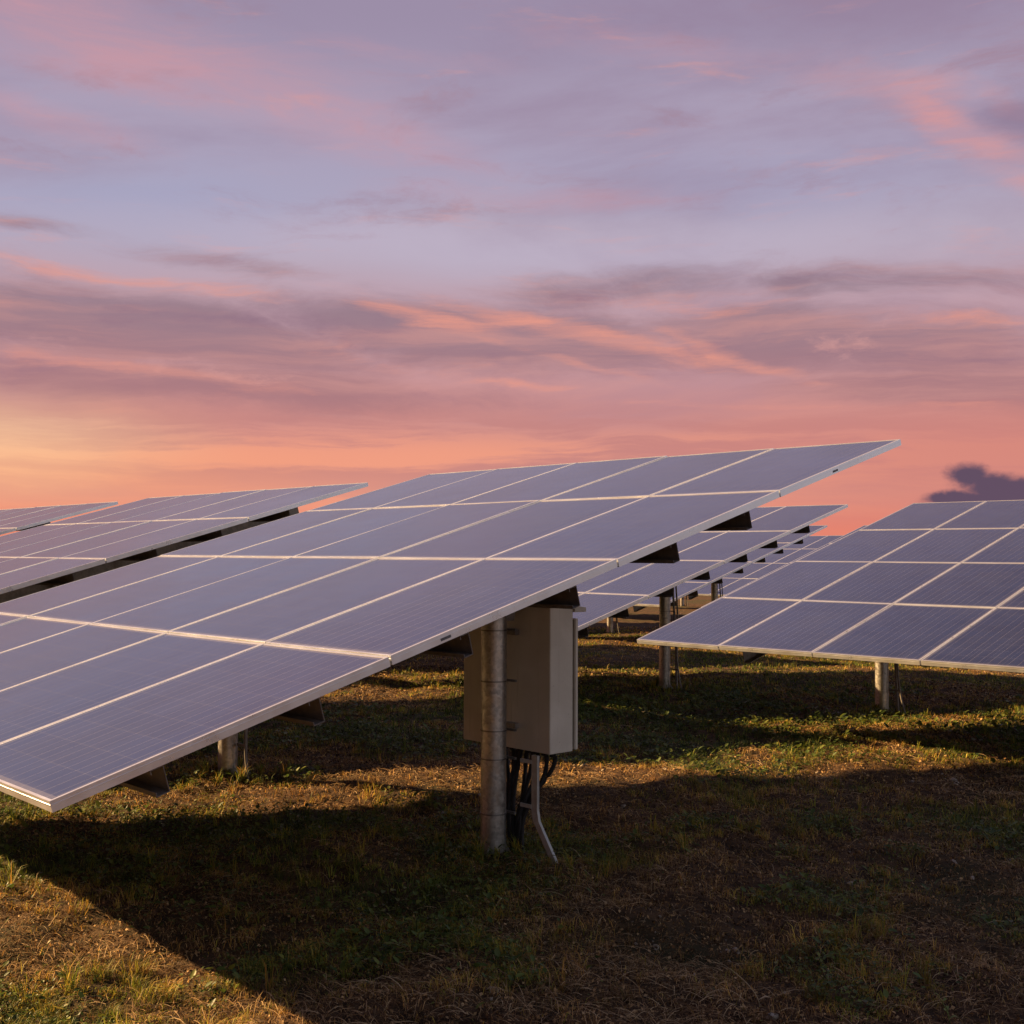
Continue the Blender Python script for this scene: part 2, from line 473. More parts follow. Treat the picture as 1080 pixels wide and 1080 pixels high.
# ------------------------------------------------------------------ mesh helpers
class MB:
    def __init__(self):
        self.v, self.f, self.mi = [], [], []

    def quadbox(self, p, mi=0):
        """p: eight corners, bottom ring then top ring, counter-clockwise"""
        b = len(self.v)
        self.v += [tuple(q) for q in p]
        for f in ((0, 3, 2, 1), (4, 5, 6, 7), (0, 1, 5, 4), (1, 2, 6, 5), (2, 3, 7, 6), (3, 0, 4, 7)):
            self.f.append(tuple(b + i for i in f)); self.mi.append(mi)

    def box(self, x0, x1, y0, y1, z0, z1, xf=None, mi=0):
        p = [Vector(q) for q in ((x0, y0, z0), (x1, y0, z0), (x1, y1, z0), (x0, y1, z0), (x0, y0, z1), (x1, y0, z1), (x1, y1, z1), (x0, y1, z1))]
        if xf is not None: p = [xf @ q for q in p]
        self.quadbox(p, mi)

    def tube(self, pts, rad, n=12, caps=True, mi=0):
        pts = [Vector(p) for p in pts]
        if not isinstance(rad, (list, tuple)): rad = [rad] * len(pts)
        b0 = len(self.v)
        up = Vector((0.31, 0.22, 0.92)).normalized()
        for i, p in enumerate(pts):
            t = (pts[min(i + 1, len(pts) - 1)] - pts[max(i - 1, 0)]).normalized()
            if abs(t.dot(up)) > 0.97: s = t.cross(Vector((1, 0, 0))).normalized()
            else: s = t.cross(up).normalized()
            w = s.cross(t).normalized()
            for k_ in range(n):
                a = 2 * math.pi * k_ / n
                self.v.append(tuple(p + (s * math.cos(a) + w * math.sin(a)) * rad[i]))
        for i in range(len(pts) - 1):
            for k_ in range(n):
                a, c = b0 + i * n + k_, b0 + i * n + (k_ + 1) % n
                self.f.append((a, c, c + n, a + n)); self.mi.append(mi)
        if caps:
            self.f.append(tuple(b0 + k_ for k_ in reversed(range(n)))); self.mi.append(mi)
            e = b0 + (len(pts) - 1) * n
            self.f.append(tuple(e + k_ for k_ in range(n))); self.mi.append(mi)

    def prism(self, prof, path0, path1, mi=0):
        """closed profile of points moved from offset path0 to path1"""
        n = len(prof); b = len(self.v)
        for q in prof: self.v.append(tuple(Vector(q) + Vector(path0)))
        for q in prof: self.v.append(tuple(Vector(q) + Vector(path1)))
        for i in range(n):
            j = (i + 1) % n
            self.f.append((b + i, b + j, b + n + j, b + n + i)); self.mi.append(mi)
        self.f.append(tuple(b + i for i in reversed(range(n)))); self.mi.append(mi)
        self.f.append(tuple(b + n + i for i in range(n))); self.mi.append(mi)

    def mesh(self, name, mats, smooth=False, bevel=0.0):
        me = bpy.data.meshes.new(name)
        me.from_pydata(self.v, [], self.f)
        for m_ in (mats if isinstance(mats, (list, tuple)) else [mats]): me.materials.append(m_)
        for p, i in zip(me.polygons, self.mi): p.material_index = i
        import bmesh
        bm = bmesh.new(); bm.from_mesh(me)
        bmesh.ops.recalc_face_normals(bm, faces=bm.faces)
        if bevel:
            bmesh.ops.bevel(bm, geom=list(bm.edges), offset=bevel, segments=2, affect='EDGES', clamp_overlap=True)
        bm.to_mesh(me); bm.free()
        if smooth:
            for p in me.polygons: p.use_smooth = True
            try: me.set_sharp_from_angle(angle=R(35))
            except Exception: pass
        me.update()
        return me


def link(name, me, parent=None, loc=None):
    o = bpy.data.objects.new(name, me)
    COL.objects.link(o)
    if parent is not None: o.parent = parent
    if loc is not None: o.location = loc
    return o


def tag(o, label=None, cat=None, group=None, kind=None):
    if label: o['label'] = label
    if cat: o['category'] = cat
    if group: o['group'] = group
    if kind: o['kind'] = kind
    return o


def copy_tree(o, parent=None):
    c = o.copy()
    COL.objects.link(c)
    c.parent = parent
    for ch in list(o.children): copy_tree(ch, c)
    return c


# ------------------------------------------------------------------ ground shape
A0 = R(-47.05)
RX, RY = math.cos(A0), math.sin(A0)          # along a row of tables
UX, UY = -math.sin(A0), math.cos(A0)         # up the slope of the tables
M0 = (-1.57, 3.997)


def ru(x, y):
    return (x - M0[0]) * RX + (y - M0[1]) * RY, (x - M0[0]) * UX + (y - M0[1]) * UY


def xy(r_, u_):
    return M0[0] + r_ * RX + u_ * UX, M0[1] + r_ * RY + u_ * UY


LAT = np.random.default_rng(3).random((256, 256))


def vnoise(x, y):
    xi, yi = np.floor(x).astype(int), np.floor(y).astype(int)
    fx, fy = x - xi, y - yi
    fx = fx * fx * (3 - 2 * fx); fy = fy * fy * (3 - 2 * fy)
    a = LAT[xi % 256, yi % 256]; b_ = LAT[(xi + 1) % 256, yi % 256]
    c = LAT[xi % 256, (yi + 1) % 256]; d = LAT[(xi + 1) % 256, (yi + 1) % 256]
    return (a * (1 - fx) + b_ * fx) * (1 - fy) + (c * (1 - fx) + d * fx) * fy


def fbm(x, y, o=4, g=0.5):
    s, a, t = 0, 1, 0
    for i in range(o):
        s = s + a * vnoise(x * 2 ** i + 17.3 * i, y * 2 ** i + 5.1 * i); t += a; a *= g
    return s / t


def gz(x, y):
    x = np.asarray(x, float); y = np.asarray(y, float)
    u_ = (x - M0[0]) * UX + (y - M0[1]) * UY
    z = -0.0042 * np.clip(u_, 0, 8) - 0.0105 * np.clip(u_ - 8, 0, 30)
    near = np.clip(1.0 - np.hypot(x, y - 6) / 80, 0, 1)
    z = z + (fbm(x * 0.9 + 40, y * 0.9 + 9, 3) - 0.5) * 0.09 * near
    z = z + (fbm(x * 3.6, y * 3.6, 4) - 0.5) * 0.095 * near
    return z


def build_ground():
    def axis(lo, hi, c, fine, grow):
        a = [c]; s = fine
        while a[-1] < hi:
            if a[-1] - c > 7: s *= grow
            a.append(a[-1] + s)
        b_ = [c]; s = fine
        while b_[-1] > lo:
            if c - b_[-1] > 7: s *= grow
            b_.append(b_[-1] - s)
        return np.array(sorted(set(b_ + a)))
    xs = axis(-1500, 1500, 0.5, 0.055, 1.045)
    ys = axis(-1500, 2600, 8.0, 0.055, 1.045)
    gx, gy = np.meshgrid(xs, ys, indexing='ij')
    z = gz(gx, gy)
    nx, ny = len(xs), len(ys)
    me = bpy.data.meshes.new('ground')
    co = np.stack([gx, gy, z], -1).reshape(-1, 3).astype(np.float32)
    i, j = np.meshgrid(np.arange(nx - 1), np.arange(ny - 1), indexing='ij')
    a = (i * ny + j).ravel()
    q = np.stack([a, a + ny, a + ny + 1, a + 1], 1).astype(np.int32)
    me.vertices.add(len(co)); me.vertices.foreach_set('co', co.ravel())
    me.loops.add(q.size); me.loops.foreach_set('vertex_index', q.ravel())
    me.polygons.add(len(q)); me.polygons.foreach_set('loop_start', np.arange(len(q), dtype=np.int32) * 4)
    me.polygons.foreach_set('use_smooth', np.ones(len(q), bool))
    me.update(calc_edges=True)
    me.materials.append(M_SOIL)
    tag(link('ground', me), 'dark soil of the solar field under dry grass', None, None, 'structure')


build_ground()

# ------------------------------------------------------------------ solar tables
TILT = R(15.93)
CLEAR = 0.85                                  # height of the low edge above the ground
NC, NR = 5, 4
TX = Matrix.Rotation(TILT, 4, 'X')            # table plane: local x to the left end (negative), y up the slope
TL = Matrix.Translation((0, 0, CLEAR)) @ TX


def module_mesh():
    w, l = MW - GW, ML - GL
    b = MB()
    h = MT
    ch = 0.0015
    # outer profile walls with a lip over the glass: four mitred bars
    def bar(p0, p1, p2, p3, z0, z1):
        b.quadbox([(*p0, z0), (*p1, z0), (*p2, z0), (*p3, z0), (*p0, z1), (*p1, z1), (*p2, z1), (*p3, z1)])
    f = FW
    bar((0, 0), (w, 0), (w - f, f), (f, f), -h, 0)
    bar((w, 0), (w, l), (w - f, l - f), (w - f, f), -h, 0)
    bar((w, l), (0, l), (f, l - f), (w - f, l - f), -h, 0)
    bar((0, l), (0, 0), (f, f), (f, l - f), -h, 0)
    # groove line along the outer walls
    b.box(0.004, w - 0.004, -0.0015, 0.0, -0.017, -0.0145)
    b.box(w, w + 0.0015, 0.004, l - 0.004, -0.017, -0.0145)
    return b.mesh('module_frame', M_FRAME)


def glass_mesh():
    w, l = MW - GW - 2 * FW, ML - GL - 2 * FW
    b = MB()
    b.box(0, w, 0, l, -0.006, 0.0)
    b.mi[0] = 1
    me = b.mesh('glass_pane', [M_GLASS, M_BACK])
    return me


def purlin_mesh(length, drop=0.105, wid=0.055):
    """C shaped beam along x, hanging under the frames"""
    b = MB()
    t, lip = 0.004, 0.018
    prof = [(0, 0, 0), (0, wid, 0), (0, wid, -lip), (0, wid - t, -lip), (0, wid - t, -t), (0, t, -t),
            (0, t, -drop + t), (0, wid - t, -drop + t), (0, wid - t, -drop + lip), (0, wid, -drop + lip), (0, wid, -drop), (0, 0, -drop)]
    # drawn as plates so that every face is planar
    b.box(-length, 0, wid - t, wid, -drop, 0)
    b.box(-length, 0, 0, wid - t, -t, -0.0005)
    b.box(-length, 0, 0, wid - t, -drop, -drop + t)
    b.box(-length, 0, 0, t, -lip, -t)
    b.box(-length, 0, 0, t, -drop + t, -drop + lip)
    return b.mesh('purlin', M_DARK)


PUR = [0.40, 1.10, 1.93, 2.66, 3.47, 4.16, 4.95]
WT = NC * MW
me_frame, me_glass = module_mesh(), glass_mesh()
me_purlin = purlin_mesh(WT - 0.03)
POSTS = (-0.99, -4.0)
POST_U = 2.93


def rafter_mesh():
    b = MB()
    t, w, d = 0.006, 0.07, 0.12
    z1 = -MT - 0.105 - 0.002
    L0, L1 = 0.30, 5.72
    b.box(-w / 2, -w / 2 + t, L0, L1, z1 - d, z1, TL)
    b.box(-w / 2 + t, w / 2, L0, L1, z1 - t, z1 - 0.0006, TL)
    b.box(-w / 2 + t, w / 2, L0, L1, z1 - d, z1 - d + t, TL)
    for k_ in range(10):   # bolt heads
        y = 0.6 + k_ * 0.52
        b.box(-w / 2 - 0.012, -w / 2, y - 0.01, y + 0.01, z1 - 0.06, z1 - 0.04, TL)
        b.box(w / 2, w / 2 + 0.012, y - 0.01, y + 0.01, z1 - d, z1 - d + 0.02, TL)
    return b.mesh('rafter', M_STEEL)


def post_mesh(top):
    b = MB()
    rr = 0.073
    b.tube([(0, 0, -0.45), (0, 0, 0.25), (0, 0, 0.75), (0, 0, top)], rr, 28)
    return b.mesh('post', M_POST, smooth=True)


def ring_mesh(r0, h, t=0.003, buckle=True):
    b = MB()
    n = 28
    base = len(b.v)
    for rr, z in ((r0, 0), (r0 + t, 0), (r0 + t, h), (r0, h)):
        for k_ in range(n):
            a = 2 * math.pi * k_ / n
            b.v.append((rr * math.cos(a), rr * math.sin(a), z))
    for s_ in range(4):
        for k_ in range(n):
            a, c = base + s_ * n + k_, base + s_ * n + (k_ + 1) % n
            d, e = base + ((s_ + 1) % 4) * n + k_, base + ((s_ + 1) % 4) * n + (k_ + 1) % n
            b.f.append((a, c, e, d)); b.mi.append(0)
    if buckle:
        b.box(r0 * 0.2, r0 * 1.35, r0 * 0.98, r0 * 1.02 + 0.012, -0.002, h + 0.003)
    return b.mesh('strap', M_STRAP, smooth=True)


def gusset_mesh():
    b = MB()
    if True:
        mt = Matrix.Identity(4)
        pr = [(0.070, -0.004, -0.1), (0.120, -0.004, -0.1), (0.112, -0.004, 0.005), (0.070, -0.004, 0.06)]
        b.prism([mt @ Vector(q) for q in pr], (0, 0, 0), mt @ Vector((0, 0.008, 0)))
    return b.mesh('gusset', M_POST)


def conduit_mesh(side=1):
    b = MB()
    top = CLEAR + POST_U * math.tan(TILT) - 0.35
    for dx, fl, rr in ((0.120, 0.06, 0.014), (0.150, 0.13, 0.011)):
        pts = []
        for i in range(13):
            t = i / 12
            z = top * (1 - t) - 0.04 * t
            x = dx + fl * max(0, (t - 0.55) / 0.45) ** 1.6
            pts.append((x * side, 0.05 + 0.03 * math.sin(t * 5 + dx * 40), z))
        b.tube(pts, rr, 8)
    return b.mesh('conduit', M_TUBE, smooth=True)


def bracket_mesh():
    b = MB()
    b.box(0.07, 0.20, 0.035, 0.041, 0.24, 0.262)
    return b.mesh('conduit_bracket', M_TUBE)


def head_mesh():
    """saddle plates joining post and rafter"""
    b = MB()
    zt = CLEAR + POST_U * math.tan(TILT) - 0.16
    for s_ in (-1, 1):
        x0 = s_ * 0.044
        pr = [(x0, -0.11, zt - 0.21), (x0, 0.11, zt - 0.21), (x0, 0.14, zt - 0.03), (x0, -0.14, zt - 0.07)]
        b.prism(pr, (0, 0, 0), (0.007 * s_, 0, 0))
    return b.mesh('saddle_plate', M_STEEL)


zc = CLEAR + POST_U * math.tan(TILT)
me_rafter, me_post = rafter_mesh(), post_mesh(zc - 0.30)
me_ring, me_gus = ring_mesh(0.0735, 0.008), gusset_mesh()
me_con, me_brk, me_head = conduit_mesh(), bracket_mesh(), head_mesh()


def make_table(rich=False, purl=PUR):
    root = bpy.data.objects.new('solar_table', None)
    root.empty_display_size = 0.3
    COL.objects.link(root)
    for i in range(NC):
        for j in range(NR):
            jig = Matrix.Rotation(R(random.uniform(-.14, .14)), 4, 'X') @ Matrix.Rotation(R(random.uniform(-.2, .2)), 4, 'Y')
            o = link('solar_module', me_frame, root)
            o.matrix_local = TL @ Matrix.Translation((-(i + 1) * MW + GW / 2, j * ML + GL / 2, 0)) @ jig
            gl = link('glass', me_glass, o)
            gl.location = (FW, FW, -0.002)
    for s_ in purl:
        o = link('purlin', me_purlin, root)
        o.matrix_local = TL @ Matrix.Translation((-0.015, s_ - 0.0275, -MT - 0.001))
    for px in POSTS:
        o = link('rafter', me_rafter, root); o.location = (px, 0, 0)
        p = link('post', me_post, root); p.location = (px, POST_U, 0)
        for k_ in range(4):
            o = link('gusset', me_gus, p); o.rotation_euler = (0, 0, math.pi / 2 * k_ + 0.5)
        o = link('saddle_plate', me_head, root); o.location = (px, POST_U, 0)
        zs = (0.22, 0.53, 0.69, 0.97, 1.26) if (rich and px == POSTS[0]) else (0.55, 1.0)
        for z in zs:
            o = link('strap', me_ring, p); o.location = (0, 0, z)
        if not (rich and px == POSTS[0]):
            o = link('conduit', me_con, root); o.location = (px, POST_U, 0)
            o = link('conduit_bracket', me_brk, root); o.location = (px, POST_U, 0)
    return root


def place(o, x, y, zlow, yaw, tilt):
    """low right corner of the table at camera-relative height zlow"""
    o.location = (x, y, zlow + CAM_H - CLEAR)
    o.rotation_euler = (tilt - TILT, 0, yaw)


GRP = 'tilted solar tables standing in rows'
proto_near = make_table(True, PUR[:6])
place(proto_near, -1.57, 3.997, -0.854, A0, TILT)
tag(proto_near, 'nearest solar table, largest in view, with the grey electrical cabinet under its right end', 'solar table', GRP)
# sticker labels on the right side of the nearest table
me_st = MB(); me_st.box(0, 0.0012, 0, 0.06, -0.012, 0.0); me_st = me_st.mesh('label_sticker', M_STICKER)
mods = [c for c in proto_near.children if c.name.startswith('solar_module')]
for idx, yy in ((1, 0.28), (3, 0.60)):
    o = link('label_sticker', me_st, mods[idx]); o.location = (MW - GW + 0.0002, yy, -0.019)

proto = make_table(False)
yawR, tiltR = R(-46.52), R(15.27)
rx_, ry_ = math.cos(yawR), math.sin(yawR)
tables = [
    # x, y, low edge height, yaw, tilt, label
    (1.256 + WT * rx_, 11.879 + WT * ry_, -0.871, yawR, tiltR, 'solar table at the right edge, its sunlit left corner reaching over the grass'),
    (0.529, 12.63, -0.882, R(-47.2), R(15.47), 'solar table just behind the cabinet, its right corner above the bare steel post'),
    (2.869, 22.297, -0.976, R(-47.08), R(15.86), 'farther solar table with its corner tip peeking past the table behind the cabinet'),
    (-5.744, 8.475, -0.877, R(-46.79), R(15.77), 'solar table directly left of the nearest one, its brown rafter showing over the near panels'),
]
offs = [
    # r, u relative to the nearest table's low right corner
    (-12.30, 0.0, -0.90, 'solar table at the far left edge, only its upper rows against the orange sky'),
    (-11.05, 7.42, -0.90, 'hidden solar table left of the one behind the cabinet'),
    (-4.36, 15.72, -0.985, 'solar table behind the right edge table, seen as a thin line along its left side'),
    (-16.60, 15.72, -0.985, 'solar table of the third row, hidden behind nearer tables left of the corner tip'),
    (-12.0, 23.3, -1.065, 'most distant solar table in view, seen between the corner tips and the right table'),
    (-18.1, 23.3, -1.065, 'distant solar table left of the farthest visible one, mostly behind nearer corners'),
    (-5.9, 23.3, -1.065, 'distant solar table behind the right edge table'),
    (-20.5, 31.0, -1.12, 'rearmost solar table, a speck between the posts under the farther tables'),
]
lst = []
for t in tables: lst.append(t)
for r_, u_, z_, lab in offs:
    x_, y_ = xy(r_, u_)
    lst.append((x_, y_, z_, A0, R(15.8), lab))
for i, (x_, y_, z_, yw, tl, lab) in enumerate(lst):
    o = proto if i == 0 else copy_tree(proto)
    place(o, x_, y_, z_, yw, tl)
    tag(o, lab, 'solar table', GRP)

# ------------------------------------------------------------------ electrical cabinet on the near post
cab = bpy.data.objects.new('electrical_cabinet', None)
COL.objects.link(cab)
cx_, cy_ = xy(-1.08, 3.10)
cab.location = (cx_, cy_, 0.565)
cab.rotation_euler = (0, 0, A0)
tag(cab, 'grey beige steel electrical cabinet with rain hood, strapped to the near post', 'electrical cabinet')
b = MB(); b.box(-0.375, 0.375, 0, 0.186, 0, 0.825); link('cabinet_body', b.mesh('cabinet_body', M_PAINT, bevel=0.003), cab)
b = MB(); b.box(-0.385, 0.383, 0.196, 0.222, 0.008, 0.760); door = link('door', b.mesh('door', M_PAINT, bevel=0.004), cab)
b = MB(); b.box(-0.365, 0.365, 0.186, 0.196, 0.02, 0.75); link('door_seal', b.mesh('door_seal', M_CABLE), cab)
b = MB(); b.box(-0.33, -0.30, 0.222, 0.245, 0.34, 0.46); link('handle', b.mesh('handle', M_CABLE, bevel=0.004), door)
b = MB()
pr = [(0, -0.010, 0.8265), (0, -0.010, 0.838), (0, 0.10, 0.845), (0, 0.285, 0.822), (0, 0.285, 0.796), (0, 0.188, 0.796), (0, 0.188, 0.8265)]
b.prism(pr, (-0.387, 0, 0), (0.387, 0, 0))
link('rain_hood', b.mesh('rain_hood', M_PAINT, bevel=0.002), cab)
b = MB()
for z in (0.12, 0.66):
    b = MB(); b.box(0.02, 0.12, -0.032, -0.0005, z, z + 0.03)
    link('mounting_bracket', b.mesh('mounting_bracket', M_STEEL), cab)
b = MB()
for k_ in range(7): b.tube([(-0.10 + k_ * 0.068, 0.09, -0.03), (-0.10 + k_ * 0.068, 0.09, 0.001)], 0.018, 10)
link('cable_gland', b.mesh('cable_gland', M_CABLE, smooth=True), cab)

# cables hanging from the cabinet to the ground
cb = bpy.data.objects.new('cable_bundle', None)
COL.objects.link(cb)
gx0, gy0 = xy(-0.85, 3.05)
cb.location = (gx0, gy0, 0)
cb.rotation_euler = (0, 0, A0)
tag(cb, 'black corrugated cables curving from the cabinet bottom into the weeds beside the near post', 'cables')
for k_ in range(9):
    x1 = -0.33 + k_ * 0.050
    b = MB()
    pts = []
    for i in range(22):
        t = i / 21
        z = 0.54 * (1 - t) - 0.06 * t
        sag = (1 - math.cos(min(1, t * 1.5) * math.pi)) / 2
        xe = -0.15 + 0.016 * k_ + 0.03 * math.sin(k_ * 2.1)
        x = x1 * (1 - sag) + xe * sag + 0.02 * math.sin(t * 6 + k_)
        y = 0.14 * (1 - sag) + (-0.02 + 0.02 * (k_ % 3)) * sag + 0.012 * math.sin(t * 5 + k_ * 1.7)
        pts.append((x, y, z))
    b.tube(pts, [0.0125 + (0.0012 if i % 2 else -0.0008) for i in range(22)], 9)
    link('cable', b.mesh('cable', M_CABLE, smooth=True), cb)

# bent support channel
b = MB()


def strip(pts, wdt, th):
    prev = None
    for p0, p1 in zip(pts[:-1], pts[1:]):
        a0, a1 = Vector(p0), Vector(p1)
        b.quadbox([(a0.x - wdt / 2, a0.y, a0.z), (a0.x + wdt / 2, a0.y, a0.z), (a0.x + wdt / 2, a0.y + th, a0.z), (a0.x - wdt / 2, a0.y + th, a0.z),
                   (a1.x - wdt / 2, a1.y, a1.z), (a1.x + wdt / 2, a1.y, a1.z), (a1.x + wdt / 2, a1.y + th, a1.z), (a1.x - wdt / 2, a1.y + th, a1.z)])


P1 = [(-0.575, 0, -0.10), (-0.595, 0, 0.0), (-0.735, 0, 0.200), (-0.748, 0, 0.26), (-0.748, 0, 0.564)]
q = []
for a, c in zip(P1[:-1], P1[1:]): q.append(a)
q.append(P1[-1])
strip(q, 0.045, 0.018)
b.box(-0.86, -0.77, -0.004, 0.006, 0.265, 0.285)
b.box(-0.86, -0.77, -0.004, 0.006, 0.515, 0.535)
ch_ = link('support_channel', b.mesh('support_channel', M_CHAN))
x0, y0 = xy(0, 3.02)
ch_.location = (x0, y0, 0)
ch_.rotation_euler = (0, 0, A0)
tag(ch_, 'pale bent metal channel running from under the cabinet down to the ground', 'metal channel')


# ------------------------------------------------------------------ ground cover (numpy built)
def leaf_mesh(name, V, F3, F4, C, mat):
    """V (n,3), F3 (a,3), F4 (b,4), C (n,3)"""
    me = bpy.data.meshes.new(name)
    me.vertices.add(len(V)); me.vertices.foreach_set('co', V.astype(np.float32).ravel())
    nl = F3.size + F4.size
    me.loops.add(nl)
    me.loops.foreach_set('vertex_index', np.concatenate([F4.ravel(), F3.ravel()]).astype(np.int32))
    me.polygons.add(len(F3) + len(F4))
    st = np.concatenate([np.arange(len(F4)) * 4, F4.size + np.arange(len(F3)) * 3]).astype(np.int32)
    me.polygons.foreach_set('loop_start', st)
    me.update(calc_edges=True)
    at = me.attributes.new('leaf_colour', 'FLOAT_COLOR', 'POINT')
    at.data.foreach_set('color', np.concatenate([C, np.ones((len(C), 1))], 1).astype(np.float32).ravel())
    me.materials.append(mat)
    return me


def scatter(n, dmin, dmax, half=32.0, p=1.6):
    """points in a wide fan in front, thinning with distance"""
    t = RNG.random(n)
    e = 2 - p
    d = (dmin ** e + t * (dmax ** e - dmin ** e)) ** (1 / e)
    a = R(1) * RNG.uniform(-half, half, n)
    return d * np.sin(a), d * np.cos(a), d


def greenness(x, y):
    r_, u_ = (x - M0[0]) * RX + (y - M0[1]) * RY, (x - M0[0]) * UX + (y - M0[1]) * UY
    g_ = fbm(x * 0.55 + 3, y * 0.55 + 8, 4, 0.55) * 1.0 + (fbm(x * 3.1, y * 3.1, 3) - 0.5) * 0.55
    g_ = g_ + 0.16 * np.exp(-(((u_ - 1.6) / 1.3) ** 2 + ((r_ + 1.8) / 1.6) ** 2))     # weedy strip below the near table
    g_ = g_ + 0.17 * np.exp(-(((u_ - 0.1) / 0.8) ** 2 + ((r_ + 0.9) / 1.6) ** 2))
    g_ = g_ - 0.16 * np.exp(-(((u_ - 2.4) / 1.4) ** 2 + ((r_ - 1.2) / 1.5) ** 2))     # dry litter on the right
    g_ = g_ + 0.10 * np.exp(-(((u_ - 10) / 2.0) ** 2 + ((r_ + 1.5) / 3.5) ** 2))
    g_ = g_ + 0.07 * (u_ > 7)
    g_ = g_ - 0.22 * np.exp(-(((u_ - 8.6) / 0.7) ** 2 + ((r_ + 1.9) / 0.9) ** 2))     # pale mown straw by the right post
    g_ = g_ - 0.18 * np.exp(-(((u_ - 5.0) / 1.3) ** 2 + ((r_ + 2.0) / 0.9) ** 2))
    g_ = g_ - 0.20 * np.exp(-(((u_ - 6.4) / 1.2) ** 2 + ((r_ + 1.4) / 1.1) ** 2))
    g_ = g_ + (fbm(x * 1.9 + 61, y * 1.9 + 13, 3) - 0.5) * 0.5
    return g_


def blades(name, n, dmin, dmax, hgt, wid, lean, pal, thr, mat, label, half=32.0, p=1.6, tuft=False):
    x, y, d = scatter(n, dmin, dmax, half, p)
    gr = greenness(x, y)
    keep = RNG.random(len(x)) < thr(gr)
    if tuft:
        keep &= (LAT[np.floor(x / 0.13).astype(int) % 256, np.floor(y / 0.13).astype(int) % 256] > 0.74) & (fbm(x * 0.9 + 55, y * 0.9, 2) > 0.42)
    x, y, d, gr = x[keep], y[keep], d[keep], gr[keep]
    if tuft:                                   # uncut growth round the feet of the posts
        ex, ey = [], []
        for (pr_, pu_, cnt) in ((-0.99, 2.93, 900), (-4.0, 2.93, 1500), (-2.74, 10.37, 1100), (-5.88, 10.35, 900), (-0.5, 2.9, 300), (-5.2, 1.3, 900)):
            rr = np.abs(RNG.normal(0.10, 0.14, cnt)) + 0.03; aa = RNG.uniform(0, 6.283, cnt)
            px, py = xy(pr_, pu_)
            ex.append(px + rr * np.cos(aa)); ey.append(py + rr * np.sin(aa))
        ex, ey = np.concatenate(ex), np.concatenate(ey)
        x, y = np.concatenate([x, ex]), np.concatenate([y, ey])
        d = np.hypot(x, y); gr = np.concatenate([gr, RNG.uniform(0.45, 0.8, len(ex))])
    n = len(x)
    cs = 0.13 if tuft else 0.16
    ci, cj = np.floor(x / cs).astype(int), np.floor(y / cs).astype(int)
    ox, oy = (LAT[ci % 256, cj % 256] + ci) * cs, (LAT[(ci + 71) % 256, (cj + 31) % 256] + cj) * cs
    pull = RNG.uniform(0.6, 0.92, n) if tuft else RNG.uniform(0.0, 0.8, n) * (LAT[(ci + 9) % 256, (cj + 140) % 256] > 0.45)
    x = x * (1 - pull) + ox * pull; y = y * (1 - pull) + oy * pull
    tall = 0.55 + 0.9 * LAT[(ci + 31) % 256, (cj + 77) % 256] ** 2
    z = gz(x, y) - 0.006
    h = RNG.uniform(*hgt, n) * tall * (0.7 + 0.6 * fbm(x * 1.3 + 9, y * 1.3, 2))
    w = RNG.uniform(*wid, n) * np.maximum(1.0, d / 6.0)
    a = RNG.uniform(0, 2 * np.pi, n)
    dx, dy = np.cos(a), np.sin(a)
    ln = RNG.uniform(*lean, n)
    a2 = a + np.pi / 2 + RNG.uniform(-.7, .7, n)
    wx, wy = np.cos(a2) * w / 2, np.sin(a2) * w / 2
    base = np.stack([x, y, z], 1)
    up1 = np.stack([dx * h * ln * 0.35, dy * h * ln * 0.35, h * 0.6], 1)
    cu = RNG.uniform(0.6, 1.0, n)
    up2 = np.stack([dx * h * ln, dy * h * ln, h * (0.62 + 0.38 * cu * np.clip(1.2 - ln, 0, 1))], 1)
    W = np.stack([wx, wy, np.zeros(n)], 1)
    V = np.stack([base - W, base + W, base + up1 + W * 0.75, base + up1 - W * 0.75, base + up2], 1).reshape(-1, 3)
    k_ = np.arange(n) * 5
    F4 = np.stack([k_, k_ + 1, k_ + 2, k_ + 3], 1)
    F3 = np.stack([k_ + 3, k_ + 2, k_ + 4], 1)
    C = pal(gr, n, x, y)
    cl = LAT[(ci + 5) % 256, (cj + 201) % 256]
    fine = fbm(x * 7 + 3, y * 7 + 11, 3)
    C = C * (0.45 + 0.9 * cl + 1.3 * np.clip(fine - 0.35, 0, 1))[:, None]
    C = np.repeat(C, 5, 0)
    me = leaf_mesh(name, V, F3, F4, C, mat)
    tag(link(name, me), label, None, None, 'stuff')


def mixc(stops, t):
    t = np.clip(t, 0, 1); s = np.array(stops, float)
    f = t * (len(s) - 1); i = np.minimum(f.astype(int), len(s) - 2); fr = (f - i)[:, None]
    return s[i] * (1 - fr) + s[i + 1] * fr


def pal_green(gr, n, x, y):
    t = np.clip((gr - 0.40) / 0.35, 0, 1) * 0.75 + RNG.uniform(-.25, .45, n)
    c = mixc([(0.40, 0.21, 0.048), (0.35, 0.235, 0.040), (0.22, 0.220, 0.026), (0.080, 0.115, 0.016), (0.034, 0.062, 0.012)], t)
    return c * RNG.uniform(0.65, 1.35, (n, 1))


def pal_dry(gr, n, x, y):
    c = mixc([(0.060, 0.030, 0.013), (0.130, 0.066, 0.026), (0.34, 0.19, 0.072), (0.60, 0.39, 0.165)], RNG.random(n) ** 1.35)
    return c * RNG.uniform(0.7, 1.3, (n, 1))


